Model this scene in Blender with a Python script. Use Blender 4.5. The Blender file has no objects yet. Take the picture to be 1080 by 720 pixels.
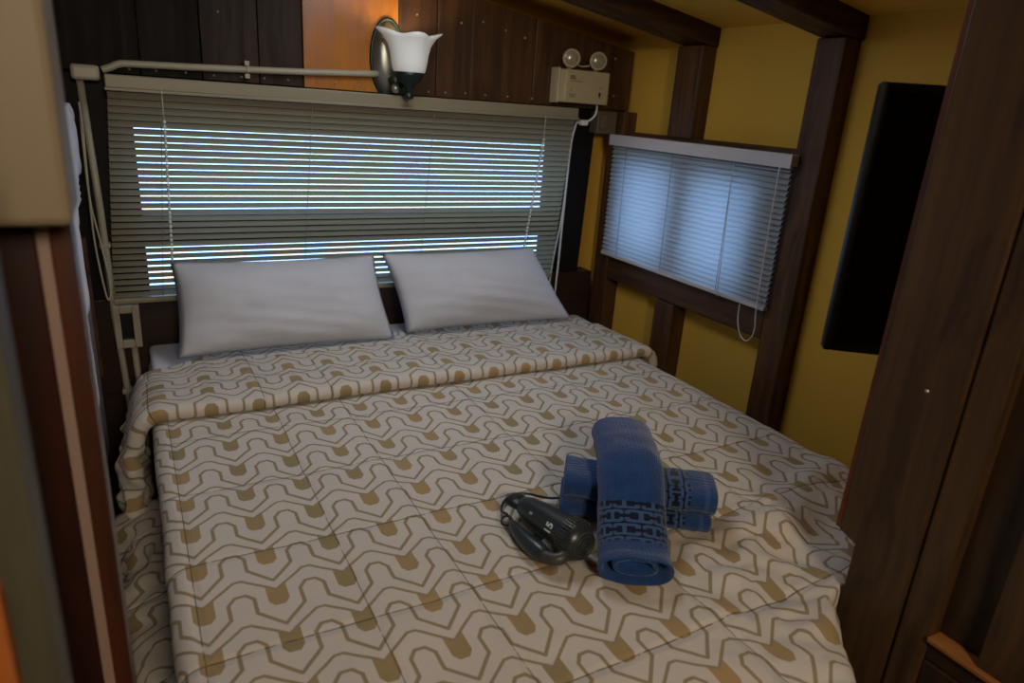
import bpy, bmesh, math, random
from mathutils import Vector, Matrix, noise
random.seed(7)
S = bpy.context.scene
COL = S.collection

# ------------------------------------------------------------------ camera, light, exposure
CAM_Z = 1.32
cd = bpy.data.cameras.new('camera'); cam = bpy.data.objects.new('camera', cd); COL.objects.link(cam)
r0 = Vector((0.878, -0.474, 0.067)).normalized()
r2 = Vector((0.468, 0.823, -0.321)); r2 = (r2 - r0 * r2.dot(r0)).normalized()
r1 = r2.cross(r0)                                   # image down
M = Matrix((( r0.x, -r1.x, -r2.x, 0), (r0.y, -r1.y, -r2.y, 0), (r0.z, -r1.z, -r2.z, CAM_Z), (0, 0, 0, 1)))
cam.matrix_world = M
cd.sensor_fit = 'HORIZONTAL'; cd.sensor_width = 36; cd.lens = 728.04 / 1080 * 36
cd.clip_start = 0.02
cd.dof.use_dof = True; cd.dof.focus_distance = 1.5; cd.dof.aperture_fstop = 4.0
S.camera = cam

w = bpy.data.worlds.new('daylight'); S.world = w; w.use_nodes = True
bg = w.node_tree.nodes['Background']
bg.inputs[0].default_value = (0.33, 0.56, 0.95, 1); bg.inputs[1].default_value = 4.0

def area(name, loc, direction, sx, sy, energy, color, portal=False):
    l = bpy.data.lights.new(name, 'AREA'); l.shape = 'RECTANGLE'; l.size = sx; l.size_y = sy
    l.energy = energy; l.color = color
    if portal: l.cycles.is_portal = True
    o = bpy.data.objects.new(name, l); COL.objects.link(o); o.location = loc
    o.rotation_euler = Vector(direction).to_track_quat('-Z', 'Y').to_euler()
    return o
area('ceiling_lamp', (0.62, 1.42, 1.68), (0.05, 0.0, -1), 0.45, 0.40, 4.3, (0.78, 0.88, 1.0))
area('cabin_lamp', (0.14, -0.85, 1.72), (0.15, 0.85, -0.42), 0.3, 0.3, 16.5, (1.0, 0.86, 0.66))
area('window_portal', (0.70, 2.33, 0.96), (0, -1, 0), 1.45, 0.55, 1, (1, 1, 1), True)
area('side_window_portal', (1.74, 1.72, 1.02), (-1, 0, 0), 0.85, 0.5, 1, (1, 1, 1), True)

S.view_settings.view_transform = 'Standard'
S.view_settings.look = 'None'
S.view_settings.gamma = 1; S.view_settings.use_curve_mapping = False
S.view_settings.exposure = 0.0
S.render.film_transparent = False
S.cycles.max_bounces = 8; S.cycles.diffuse_bounces = 4; S.cycles.transparent_max_bounces = 12
S.cycles.use_denoising = True

# ------------------------------------------------------------------ helpers
def lin(h):
    if isinstance(h, str):
        h = [int(h[i:i + 2], 16) / 255 for i in (0, 2, 4)]
    return tuple((c / 12.92 if c <= 0.04045 else ((c + 0.055) / 1.055) ** 2.4) for c in h) + (1,)

class N:
    """small node helper"""
    def __init__(s, name):
        s.m = bpy.data.materials.new(name); s.m.use_nodes = True
        s.t = s.m.node_tree; s.b = s.t.nodes['Principled BSDF']; s.out = s.t.nodes['Material Output']
    def n(s, kind, **kw):
        x = s.t.nodes.new(kind)
        for k, v in kw.items(): setattr(x, k, v)
        return x
    def put(s, sock, v):
        if isinstance(v, bpy.types.NodeSocket): s.t.links.new(v, sock)
        else: sock.default_value = v
    def math(s, op, a, b=0.0, c=None, clamp=False):
        x = s.n('ShaderNodeMath', operation=op, use_clamp=clamp); s.put(x.inputs[0], a); s.put(x.inputs[1], b)
        if c is not None: s.put(x.inputs[2], c)
        return x.outputs[0]
    def vmath(s, op, a, b=None, out=0):
        x = s.n('ShaderNodeVectorMath', operation=op); s.put(x.inputs[0], a)
        if b is not None:
            s.put(x.inputs['Scale'] if op == 'SCALE' else x.inputs[1], b)
        return x.outputs['Value' if out else 'Vector']
    def mix(s, f, a, b):
        x = s.n('ShaderNodeMix', data_type='RGBA'); s.put(x.inputs[0], f); s.put(x.inputs[6], a); s.put(x.inputs[7], b)
        return x.outputs[2]
    def ramp(s, f, stops):
        x = s.n('ShaderNodeValToRGB'); s.put(x.inputs[0], f)
        e = x.color_ramp.elements
        while len(e) < len(stops): e.new(0.5)
        for i, (p, c) in enumerate(stops): e[i].position = p; e[i].color = c
        return x.outputs[0]
    def step(s, v, lo, hi):
        x = s.n('ShaderNodeMapRange', interpolation_type='SMOOTHSTEP'); s.put(x.inputs[0], v); s.put(x.inputs[1], lo); s.put(x.inputs[2], hi)
        return x.outputs[0]
    def noise(s, vec, scale, detail=3, rough=0.55):
        x = s.n('ShaderNodeTexNoise'); s.put(x.inputs['Vector'], vec); x.inputs['Scale'].default_value = scale
        x.inputs['Detail'].default_value = detail; x.inputs['Roughness'].default_value = rough
        return x.outputs[0]
    def coord(s, which='Object'): return s.n('ShaderNodeTexCoord').outputs[which]
    def scale(s, v, xyz):
        x = s.n('ShaderNodeMapping'); s.put(x.inputs[0], v); x.inputs['Scale'].default_value = xyz
        return x.outputs[0]
    def bump(s, h, strength=0.3, dist=0.002):
        x = s.n('ShaderNodeBump'); s.put(x.inputs['Height'], h); x.inputs['Strength'].default_value = strength
        x.inputs['Distance'].default_value = dist
        s.t.links.new(x.outputs[0], s.b.inputs['Normal'])
    def base(s, c, rough=0.5, metal=0.0, spec=0.5):
        s.put(s.b.inputs['Base Color'], c); s.put(s.b.inputs['Roughness'], rough); s.b.inputs['Metallic'].default_value = metal
        s.b.inputs['Specular IOR Level'].default_value = spec

def plain(name, col, rough=0.5, metal=0.0, spec=0.5, var=0.06):
    k = N(name); c = lin(col) if isinstance(col, str) else col
    f = k.noise(k.coord(), 9.0, 4)
    k.base(k.mix(f, tuple(x * (1 - var) for x in c[:3]) + (1,), tuple(min(1, x * (1 + var)) for x in c[:3]) + (1,)), rough, metal, spec)
    return k.m

def wood(name, dark, light, axis='z', rough=0.45, spec=0.4, stain=0.5):
    k = N(name)
    co = k.coord()
    st = {'x': (1.2, 26, 26), 'y': (26, 1.2, 26), 'z': (26, 26, 1.2)}[axis]
    warp = k.noise(co, 3.0, 2)
    v = k.vmath('ADD', k.scale(co, st), k.vmath('SCALE', warp, 1.6))
    grain = k.noise(v, 1.6, 6, 0.62)
    big = k.noise(k.scale(co, tuple(0.12 * a for a in st)), 1.3, 3)
    c = k.ramp(grain, [(0.30, lin(dark)), (0.72, lin(light))])
    c = k.mix(k.step(big, 0.42, 0.75), c, k.mix(stain, c, lin(dark)))
    k.base(c, k.ramp(grain, [(0.3, (rough + 0.1,) * 3 + (1,)), (0.7, (rough - 0.08,) * 3 + (1,))]), 0, spec)
    k.bump(grain, 0.25, 0.0015)
    return k.m

MAT = {}
MAT['yellow'] = (lambda k: (k.base(k.mix(k.noise(k.coord(), 2.2, 4), lin('d0a03a'), lin('dbad47')), 0.75, 0, 0.2), k.bump(k.noise(k.coord(), 60, 3), 0.15, 0.001), k.m)[-1])(N('yellow_paint'))
MAT['post'] = wood('post_wood', '301c0e', '684426', 'z', 0.5)
MAT['rafter'] = wood('rafter_wood', '2a190d', '5c3c20', 'x', 0.55, 0.25)
MAT['rail'] = wood('rail_wood', '321d10', '5f3e25', 'y', 0.5)
MAT['plank_black'] = wood('blackened_plank', '0a0604', '1c120a', 'z', 0.6, 0.15)
MAT['plank_dark'] = wood('dark_plank', '160c06', '38200e', 'z', 0.5, 0.2)
MAT['plank'] = wood('brown_plank', '2c1a0f', '5a3d24', 'z', 0.42, 0.35)
MAT['ply'] = wood('orange_plywood', '96561c', 'bd7b31', 'z', 0.28, 0.6, 0.3)
MAT['sill'] = wood('sill_wood', '1a0f08', '3c2414', 'x', 0.5)
MAT['cab'] = wood('cabinet_wood', '281a0e', '523a20', 'z', 0.42, 0.4)
MAT['cab_red'] = wood('reddish_cabinet_wood', '32170a', '6b3518', 'z', 0.4, 0.45)
MAT['cab_dark'] = wood('dark_cabinet_wood', '1b1009', '3a2513', 'z', 0.45, 0.4)
MAT['edge_wood'] = wood('light_edge_wood', '7a4a22', 'a56c38', 'y', 0.45, 0.4, 0.2)
MAT['left_dark'] = wood('wardrobe_dark_wood', '180a06', '3a1b10', 'z', 0.4, 0.4)
MAT['left_red'] = wood('wardrobe_red_wood', '2c150a', '562b18', 'z', 0.35, 0.5)
MAT['strip'] = plain('pale_edging', '8a7266', 0.5)
MAT['jamb'] = wood('grey_jamb_wood', '2e2d23', '4c493a', 'z', 0.5, 0.3)
MAT['orange'] = wood('orange_door_edge', '85461b', 'a9612e', 'z', 0.45, 0.4)
MAT['floor'] = wood('floor_wood', '2a1a10', '4d331f', 'y', 0.45)
MAT['black_frame'] = plain('black_stained_frame', '120d0a', 0.6, 0, 0.2)
MAT['nail'] = plain('steel', 'b8b2a4', 0.35, 0.9)
MAT['pvc'] = plain('cream_plastic', 'a59d88', 0.4)
MAT['cream'] = plain('ivory_plastic', 'ab9a74', 0.42)
MAT['cream_side'] = plain('ivory_plastic_side', 'b8a987', 0.42)
MAT['lens'] = (lambda k: (k.base(lin('8f8166'), 0.2, 0, 0.6), k.bump(k.noise(k.coord(), 120, 1), 0.2, 0.001), k.m)[-1])(N('lamp_lens'))
MAT['white_cable'] = plain('white_cable', 'd6d4d0', 0.45)
MAT['white_box'] = plain('cream_laminate', '7b6c54', 0.55)
MAT['black_gloss'] = plain('black_gloss', '08080a', 0.12, 0, 0.5)
MAT['black_plastic'] = plain('black_plastic', '0c0d0f', 0.38)
MAT['dryer'] = plain('charcoal_plastic', '2b3338', 0.33, 0.2, 0.6)
MAT['dryer_trim'] = plain('dark_grey_plastic', '3a3a37', 0.45)
MAT['print'] = plain('silver_print', 'c9ccca', 0.4)
MAT['ink'] = plain('grey_ink', '4a4030', 0.6)
MAT['sconce_metal'] = plain('verdigris_metal', '2e3a34', 0.38, 0.7)
MAT['sconce_dome'] = plain('brushed_nickel', '9c9d94', 0.34, 0.85)
MAT['sheet'] = plain('white_cotton', 'd4d6dc', 0.85, 0, 0.15, 0.03)
MAT['grey_box'] = plain('grey_socket', '5d5141', 0.5)
MAT['pale_board'] = plain('pale_grey_board', '8c8088', 0.4)
MAT['outside'] = plain('outside', '404a52', 0.8)

def fabric(name, c1, c2, bumpy=0.4, sc=9):
    k = N(name); co = k.coord()
    k.base(k.mix(k.noise(co, sc, 4), lin(c1), lin(c2)), 0.9, 0, 0.12)
    fine = k.noise(co, 420, 2)
    k.bump(k.math('ADD', k.math('MULTIPLY', k.noise(co, 26, 3), 1.5), fine), bumpy, 0.002)
    k.b.inputs['Sheen Weight'].default_value = 0.15
    return k.m
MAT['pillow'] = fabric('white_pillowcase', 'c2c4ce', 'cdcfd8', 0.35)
MAT['curtain'] = fabric('white_curtain', 'c5c9d6', 'd3d6e0', 0.2)

def glass_mat():
    k = N('window_glass')
    tr = k.n('ShaderNodeBsdfTransparent'); gl = k.n('ShaderNodeBsdfGlossy'); gl.inputs['Roughness'].default_value = 0.02
    fr = k.n('ShaderNodeFresnel'); fr.inputs[0].default_value = 1.45
    mx = k.n('ShaderNodeMixShader'); k.put(mx.inputs[0], fr.outputs[0]); k.put(mx.inputs[1], tr.outputs[0]); k.put(mx.inputs[2], gl.outputs[0])
    k.t.links.new(mx.outputs[0], k.out.inputs[0]); k.t.nodes.remove(k.b)
    return k.m
MAT['glass'] = glass_mat()

def slat_mat(name, c, trans):
    k = N(name); k.base(lin(c), 0.42, 0, 0.4)
    t = k.n('ShaderNodeBsdfTranslucent'); t.inputs[0].default_value = lin(c)
    mx = k.n('ShaderNodeMixShader'); mx.inputs[0].default_value = trans
    k.t.links.new(k.b.outputs[0], mx.inputs[1]); k.t.links.new(t.outputs[0], mx.inputs[2])
    k.t.links.new(mx.outputs[0], k.out.inputs[0])
    return k.m
MAT['slat'] = slat_mat('cream_slat', 'a0957a', 0.34)
MAT['slat_white'] = slat_mat('white_slat', 'c6cbd0', 0.55)
MAT['headrail'] = plain('cream_headrail', '857b64', 0.4)
MAT['headrail_white'] = plain('white_headrail', 'c6bfc0', 0.4)

def shade_mat():
    k = N('frosted_glass_shade')
    k.base(lin('d8d8d4'), 0.35, 0, 0.5)
    k.b.inputs['Emission Color'].default_value = (1.0, 0.93, 0.82, 1); k.b.inputs['Emission Strength'].default_value = 0.11
    return k.m
MAT['shade'] = shade_mat()

PX, PY = 0.1025, 0.1015
def duvet_mat():
    k = N('patterned_duvet_cotton')
    uv = k.n('ShaderNodeUVMap'); uv.uv_map = 'cloth'
    sep = k.n('ShaderNodeSeparateXYZ'); k.put(sep.inputs[0], uv.outputs[0])
    X, Y = sep.outputs[0], sep.outputs[1]
    fx = k.math('DIVIDE', k.math('SUBTRACT', X, 0.1915), PX)
    fx = k.math('SUBTRACT', fx, k.math('ROUND', fx))
    a = k.math('MULTIPLY', k.math('ABSOLUTE', fx), PX)
    def wrap(base): return k.math('ADD', k.math('MULTIPLY', k.math('FRACT', k.math('DIVIDE', k.math('SUBTRACT', Y, base), PY)), PY), base)
    def P(v):
        c = k.n('ShaderNodeCombineXYZ'); k.put(c.inputs[0], a); k.put(c.inputs[1], v); return c.outputs[0]
    def seg(p, A, B):
        ba = Vector((B[0] - A[0], B[1] - A[1], 0))
        pa = k.vmath('SUBTRACT', p, (A[0], A[1], 0))
        h = k.math('MULTIPLY', k.vmath('DOT_PRODUCT', pa, tuple(ba), 1), 1 / ba.length_squared, clamp=True)
        sc = k.n('ShaderNodeVectorMath', operation='SCALE'); sc.inputs[0].default_value = ba; k.put(sc.inputs['Scale'], h)
        return k.vmath('LENGTH', k.vmath('SUBTRACT', pa, sc.outputs[0]), None, 1)
    vA = wrap(0.823); pA = P(vA)
    pts = [(0, .9155), (.0075, .9155), (.0180, .9020), (.0180, .8700), (.05125, .8330)]
    d = None
    for q0, q1 in zip(pts, pts[1:]):
        s_ = seg(pA, q0, q1); d = s_ if d is None else k.math('MINIMUM', d, s_)
    lineA = k.math('SUBTRACT', 1.0, k.step(d, 0.0023, 0.0035))
    pB = P(wrap(0.88))
    dB = k.math('MINIMUM', seg(pB, (0, .9500), (.006, .9500)), seg(pB, (.006, .9500), (.05125, .9120)))
    lineB = k.math('SUBTRACT', 1.0, k.step(dB, 0.0019, 0.0030))
    # shield under the trough: |x-edge| < .0145, below the V, chamfered foot
    e = k.math('SUBTRACT', 0.05125, a)
    ins = k.math('MULTIPLY', k.math('LESS_THAN', e, 0.0150), k.math('GREATER_THAN', vA, 0.8755))
    ins = k.math('MULTIPLY', ins, k.math('LESS_THAN', k.math('SUBTRACT', vA, k.math('MULTIPLY', e, 0.84)), 0.912))
    ins = k.math('MULTIPLY', ins, k.math('GREATER_THAN', k.math('SUBTRACT', vA, k.math('MULTIPLY', e, 1.5)), 0.864))
    var = k.noise(k.scale(uv.outputs[0], (1, 1, 1)), 3.0, 3)
    white = k.mix(var, lin('c6bdb3'), lin('cec6be'))
    line_c = k.mix(var, lin('8f8064'), lin('9a8a6d'))
    sh_c = k.mix(k.step(var, .4, .62), lin('95845f'), lin('aa8d64'))
    c = k.mix(ins, white, sh_c)
    c = k.mix(lineA, c, line_c); c = k.mix(lineB, c, line_c)
    # quilting seams
    sx = None
    for xs in (0.03, 0.2555, 0.413, 0.72, 1.03, 1.33):
        q = k.math('ABSOLUTE', k.math('SUBTRACT', X, xs)); sx = q if sx is None else k.math('MINIMUM', sx, q)
    sx = k.math('ADD', sx, 0.0004)
    for ys in (0.575, 0.795, 1.015, 1.24, 1.46):
        q = k.math('ABSOLUTE', k.math('SUBTRACT', Y, ys)); sx = k.math('MINIMUM', sx, q)
    thread = k.math('SUBTRACT', 1.0, k.step(sx, 0.0006, 0.0018))
    dash = k.step(k.noise(uv.outputs[0], 60, 2), 0.28, 0.5)
    c = k.mix(k.math('MULTIPLY', k.math('MULTIPLY', thread, dash), 0.85), c, lin('4a3a26'))
    k.base(c, 0.85, 0, 0.15)
    k.b.inputs['Sheen Weight'].default_value = 0.1
    puff = k.step(sx, 0.0, 0.012)
    weave = k.noise(uv.outputs[0], 700, 1)
    soft = k.noise(uv.outputs[0], 14, 3)
    h = k.math('ADD', k.math('MULTIPLY', puff, 1.0), k.math('ADD', k.math('MULTIPLY', weave, 0.08), k.math('MULTIPLY', soft, 0.9)))
    k.bump(h, 0.55, 0.004)
    return k.m
MAT['duvet'] = duvet_mat()

def towel_mat(name, lo, hi):
    """blue terry towel, fret band between arc-length lo and hi along v"""
    k = N(name)
    uv = k.n('ShaderNodeUVMap'); uv.uv_map = 'cloth'
    sep = k.n('ShaderNodeSeparateXYZ'); k.put(sep.inputs[0], uv.outputs[0])
    U, V = sep.outputs[0], sep.outputs[1]
    co = k.coord()
    base = k.mix(k.noise(co, 40, 3), lin('1c3566'), lin('264a80'))
    # interlocking key fret on a 4 x 4 tile
    cell = 0.0140
    def fr(s, period, off=0.0): return k.math('MULTIPLY', k.math('FRACT', k.math('ADD', k.math('DIVIDE', s, period), off)), period)
    row = k.math('FLOOR', k.math('DIVIDE', V, cell * 2))
    odd = k.math('FRACT', k.math('MULTIPLY', row, 0.5))
    u2 = k.math('ADD', U, k.math('MULTIPLY', odd, cell * 2.4))
    pu, pv = fr(u2, cell * 2.4), fr(V, cell * 2)
    def band(s, c, h): return k.math('LESS_THAN', k.math('ABSOLUTE', k.math('SUBTRACT', s, c)), h)
    g = 0.0026
    stem_ = k.math('MULTIPLY', band(pu, cell * 1.2, g), band(pv, cell, cell * .8))
    cap = k.math('MULTIPLY', k.math('MAXIMUM', band(pv, cell * .3, g), band(pv, cell * 1.7, g)), band(pu, cell * 1.2, cell * .95))
    hooks = k.math('MULTIPLY', k.math('MAXIMUM', band(pu, cell * .25, g), band(pu, cell * 2.15, g)), k.math('MAXIMUM', band(pv, cell * .5, cell * .25), band(pv, cell * 1.5, cell * .25)))
    fret = k.math('MAXIMUM', k.math('MAXIMUM', stem_, cap), hooks)
    inband = k.math('MULTIPLY', k.math('GREATER_THAN', V, lo), k.math('LESS_THAN', V, hi))
    bc = k.mix(fret, lin('10182f'), lin('3a547e'))
    c = k.mix(inband, base, bc)
    hem = k.math('MULTIPLY', k.math('GREATER_THAN', V, 0.012), k.math('LESS_THAN', V, 0.02))
    c = k.mix(k.math('MULTIPLY', hem, 0.5), c, lin('405c8c'))
    k.base(c, 0.95, 0, 0.08)
    k.b.inputs['Sheen Weight'].default_value = 0.3
    rib = k.math('SINE', k.math('MULTIPLY', U, 1400))
    terry = k.math('ADD', k.noise(co, 260, 2), k.math('MULTIPLY', rib, 0.15))
    terry = k.math('ADD', k.math('MULTIPLY', terry, k.math('SUBTRACT', 1.0, inband)), k.math('MULTIPLY', k.math('MULTIPLY', fret, inband), 0.6))
    k.bump(terry, 0.7, 0.003)
    return k.m

# ---- geometry helpers
def obj(name, bm, mat, parent=None, smooth=False):
    me = bpy.data.meshes.new(name)
    bmesh.ops.recalc_face_normals(bm, faces=bm.faces)
    bm.to_mesh(me); bm.free()
    for m_ in (mat if isinstance(mat, (list, tuple)) else [mat]): me.materials.append(m_)
    if smooth:
        for p in me.polygons: p.use_smooth = True
    o = bpy.data.objects.new(name, me); COL.objects.link(o)
    if parent is not None:
        o.parent = parent
        o.matrix_parent_inverse = Matrix.Translation(-parent.location)
    return o
def tag(o, label=None, cat=None, group=None, kind=None):
    if label: o['label'] = label
    if cat: o['category'] = cat
    if group: o['group'] = group
    if kind: o['kind'] = kind
    return o
def thing(name, label, cat, loc, group=None):
    o = bpy.data.objects.new(name, None); COL.objects.link(o); o.location = loc; o.empty_display_size = 0.05
    return tag(o, label, cat, group)
def struct(name, bm, mat, smooth=False, label=None, cat=None):
    o = obj(name, bm, mat, None, smooth); o['kind'] = 'structure'
    o['label'] = label or name.replace('_', ' '); o['category'] = cat or name.split('_')[0]
    return o
def bx(bm, x0, x1, y0, y1, z0, z1, bev=0.0, mi=0, sh=0.0, seg=2):
    """box; sh = x shear per metre of height (about z1)"""
    t = bmesh.new()
    vs = [t.verts.new((x + sh * (z1 - z), y, z)) for x in (x0, x1) for y in (y0, y1) for z in (z0, z1)]
    for q in ((0, 1, 3, 2), (4, 6, 7, 5), (0, 4, 5, 1), (2, 3, 7, 6), (0, 2, 6, 4), (1, 5, 7, 3)):
        t.faces.new([vs[i] for i in q])
    if bev > 0: bmesh.ops.bevel(t, geom=t.edges[:], offset=bev, segments=seg, affect='EDGES', profile=0.5)
    merge(bm, t, mi)
def merge(bm, t, mi=0):
    mp = {}
    for v in t.verts: mp[v] = bm.verts.new(v.co)
    for f in t.faces:
        try: g = bm.faces.new([mp[v] for v in f.verts]); g.material_index = mi; g.smooth = f.smooth
        except ValueError: pass
    t.free()
def prism(bm, poly, axis, a, b, bev=0.0, mi=0):
    """extrude a 2D polygon along axis from a to b"""
    t = bmesh.new()
    def p3(p, h): return {'x': (h, p[0], p[1]), 'y': (p[0], h, p[1]), 'z': (p[0], p[1], h)}[axis]
    A = [t.verts.new(p3(p, a)) for p in poly]; B = [t.verts.new(p3(p, b)) for p in poly]
    t.faces.new(A); t.faces.new(B[::-1])
    n = len(poly)
    for i in range(n): t.faces.new((A[i], B[i], B[(i + 1) % n], A[(i + 1) % n]))
    if bev > 0: bmesh.ops.bevel(t, geom=t.edges[:], offset=bev, segments=2, affect='EDGES', profile=0.5)
    merge(bm, t, mi)
def smooth_path(pts, n=8):
    pts = [Vector(p) for p in pts]; out = []
    for i in range(len(pts) - 1):
        p0 = pts[max(i - 1, 0)]; p1 = pts[i]; p2 = pts[i + 1]; p3 = pts[min(i + 2, len(pts) - 1)]
        for j in range(n):
            t = j / n
            out.append(0.5 * ((2 * p1) + (p2 - p0) * t + (2 * p0 - 5 * p1 + 4 * p2 - p3) * t * t + (3 * p1 - p0 - 3 * p2 + p3) * t ** 3))
    out.append(pts[-1]); return out
def tube(bm, pts, r, seg=10, closed=False, mi=0, cap=True):
    pts = [Vector(p) for p in pts]; n = len(pts)
    rs = r if isinstance(r, (list, tuple)) else [r] * n
    rings = []; prev = None
    for i, p in enumerate(pts):
        d = (pts[(i + 1) % n] - pts[i - 1]) if closed else (pts[min(i + 1, n - 1)] - pts[max(i - 1, 0)])
        d.normalize()
        if prev is None:
            up = Vector((0, 0, 1)) if abs(d.z) < 0.9 else Vector((1, 0, 0)); u = d.cross(up).normalized()
        else: u = (prev - d * prev.dot(d)).normalized()
        prev = u; v = d.cross(u)
        rings.append([bm.verts.new(p + (u * math.cos(2 * math.pi * k / seg) + v * math.sin(2 * math.pi * k / seg)) * rs[i]) for k in range(seg)])
    m = n if closed else n - 1
    for i in range(m):
        A, B = rings[i], rings[(i + 1) % n]
        for k in range(seg):
            f = bm.faces.new((A[k], A[(k + 1) % seg], B[(k + 1) % seg], B[k])); f.material_index = mi; f.smooth = True
    if cap and not closed:
        for q in (rings[0], rings[-1]):
            f = bm.faces.new(q); f.material_index = mi
def lathe(bm, prof, origin, axis, seg=28, sx=1.0, sy=1.0, mi=0, side=None):
    """revolve prof [(r, h)] about axis from origin"""
    a = Vector(axis).normalized(); o = Vector(origin)
    u = Vector(side).normalized() if side is not None else a.cross(Vector((0, 0, 1)) if abs(a.z) < 0.9 else Vector((1, 0, 0))).normalized()
    v = a.cross(u)
    rings = []
    for r, h in prof:
        if r < 1e-6: rings.append([bm.verts.new(o + a * h)])
        else: rings.append([bm.verts.new(o + a * h + u * (math.cos(2 * math.pi * k / seg) * r * sx) + v * (math.sin(2 * math.pi * k / seg) * r * sy)) for k in range(seg)])
    for A, B in zip(rings, rings[1:]):
        for k in range(seg):
            k2 = (k + 1) % seg
            q = [A[0 if len(A) == 1 else k], A[0 if len(A) == 1 else k2], B[0 if len(B) == 1 else k2], B[0 if len(B) == 1 else k]]
            qq = []
            for x in q:
                if x not in qq: qq.append(x)
            if len(qq) >= 3:
                f = bm.faces.new(qq); f.smooth = True; f.material_index = mi
def text_mesh(body, size, bold=False):
    c = bpy.data.curves.new('lettering', 'FONT'); c.body = body; c.size = size; c.align_x = 'CENTER'; c.align_y = 'CENTER'; c.extrude = 0.0003
    if bold: c.offset = size * 0.02
    o = bpy.data.objects.new('lettering', c); COL.objects.link(o)
    bpy.context.view_layer.update()
    me = bpy.data.meshes.new_from_object(o); bpy.data.objects.remove(o); bpy.data.curves.remove(c)
    bm = bmesh.new(); bm.from_mesh(me); bpy.data.meshes.remove(me)
    return bm
def sst(a, b, x):
    t = min(1, max(0, (x - a) / (b - a))); return t * t * (3 - 2 * t)

# ------------------------------------------------------------------ setting
def zraf(x): return 1.607 - 0.157 * (x - 1.122)
def zceil(x): return zraf(x) + 0.055
XW = 1.615; YB = 2.2; XL = -0.13
bm = bmesh.new(); bx(bm, -1.3, 1.75, -1.6, 2.3, -0.06, 0.0); struct('floor', bm, MAT['floor'])
bm = bmesh.new(); prism(bm, [(-1.3, zceil(-1.3)), (1.75, zceil(1.75)), (1.75, zceil(1.75) + .05), (-1.3, zceil(-1.3) + .05)], 'y', -1.6, 2.3); struct('ceiling', bm, MAT['yellow'])
bm = bmesh.new()
# wall_right with window opening y 1.40-2.04, z 0.82-1.20
WY0, WY1, WZ0, WZ1 = 1.36, 2.055, 0.83, 1.20
for a in ((-1.6, WY0, 0, 1.75), (WY1, 2.3, 0, 1.75), (WY0, WY1, 0, WZ0), (WY0, WY1, WZ1, 1.75)):
    bx(bm, XW, XW + .06, *a)
struct('wall_right', bm, MAT['yellow'])
bm = bmesh.new()
BX0, BX1, BZ0, BZ1 = 0.02, 1.37, 0.735, 1.215
for a in ((-1.3, BX0, 0, 2.1), (BX1, 1.75, 0, 2.1), (BX0, BX1, 0, BZ0), (BX0, BX1, BZ1, 2.1)):
    bx(bm, a[0], a[1], YB, YB + .06, a[2], a[3])
struct('wall_back', bm, MAT['yellow'])
bm = bmesh.new(); bx(bm, XL - .05, XL, 0.74, 2.3, 0, 2.1); struct('wall_left', bm, MAT['left_dark'])
bm = bmesh.new(); bx(bm, -1.35, -1.3, -1.6, 2.3, 0, 2.2); struct('wall_side', bm, MAT['left_dark'])
bm = bmesh.new(); bx(bm, -1.3, 1.75, -1.65, -1.6, 0, 2.2); struct('wall_front', bm, MAT['yellow'])

# windows: frame + panes
bm = bmesh.new()
fy0, fy1 = YB - .005, YB + .05
bx(bm, BX0 - .03, BX0 + .012, fy0, fy1, BZ0 - .02, BZ1 + .02, .003); bx(bm, BX1 - .012, BX1 + .03, fy0, fy1, BZ0 - .02, BZ1 + .02, .003)
bx(bm, BX0 + .012, BX1 - .012, fy0, fy1, BZ1 - .012, BZ1 + .02, .003); bx(bm, BX0 + .012, BX1 - .012, fy0, fy1, BZ0 - .02, BZ0 + .012, .003)
bx(bm, BX0 + .012, BX1 - .012, fy0, fy1, .872, .962, .003)
W1 = struct('window_1', bm, MAT['black_frame'], label='wide window with a mid rail behind the long blind', cat='window')
for z0, z1 in ((BZ0 + .01, .874), (.960, BZ1 - .01)):
    bm = bmesh.new(); bx(bm, BX0 + .008, BX1 - .008, YB + .024, YB + .028, z0, z1); obj('pane', bm, MAT['glass'], W1)
bm = bmesh.new()
fx0, fx1 = XW - .005, XW + .05
bx(bm, fx0, fx1, WY0 - .03, WY0 + .05, WZ0 - .02, WZ1 + .02, .003); bx(bm, fx0, fx1, WY1 - .05, WY1 + .03, WZ0 - .02, WZ1 + .02, .003)
bx(bm, fx0, fx1, WY0 + .05, WY1 - .05, WZ1 - .05, WZ1 + .02, .003); bx(bm, fx0, fx1, WY0 + .05, WY1 - .05, WZ0 - .02, WZ0 + .012, .003)
bx(bm, fx0, fx1, 1.655, 1.745, WZ0 + .012, WZ1 - .05, .003)
W2 = struct('window_2', bm, MAT['black_frame'], label='two paned window behind the smaller blind on the yellow wall', cat='window')
for y0, y1 in ((WY0 + .045, 1.66), (1.74, WY1 - .045)):
    bm = bmesh.new(); bx(bm, XW + .024, XW + .028, y0, y1, WZ0 + .008, WZ1 - .045); obj('pane', bm, MAT['glass'], W2)

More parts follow.
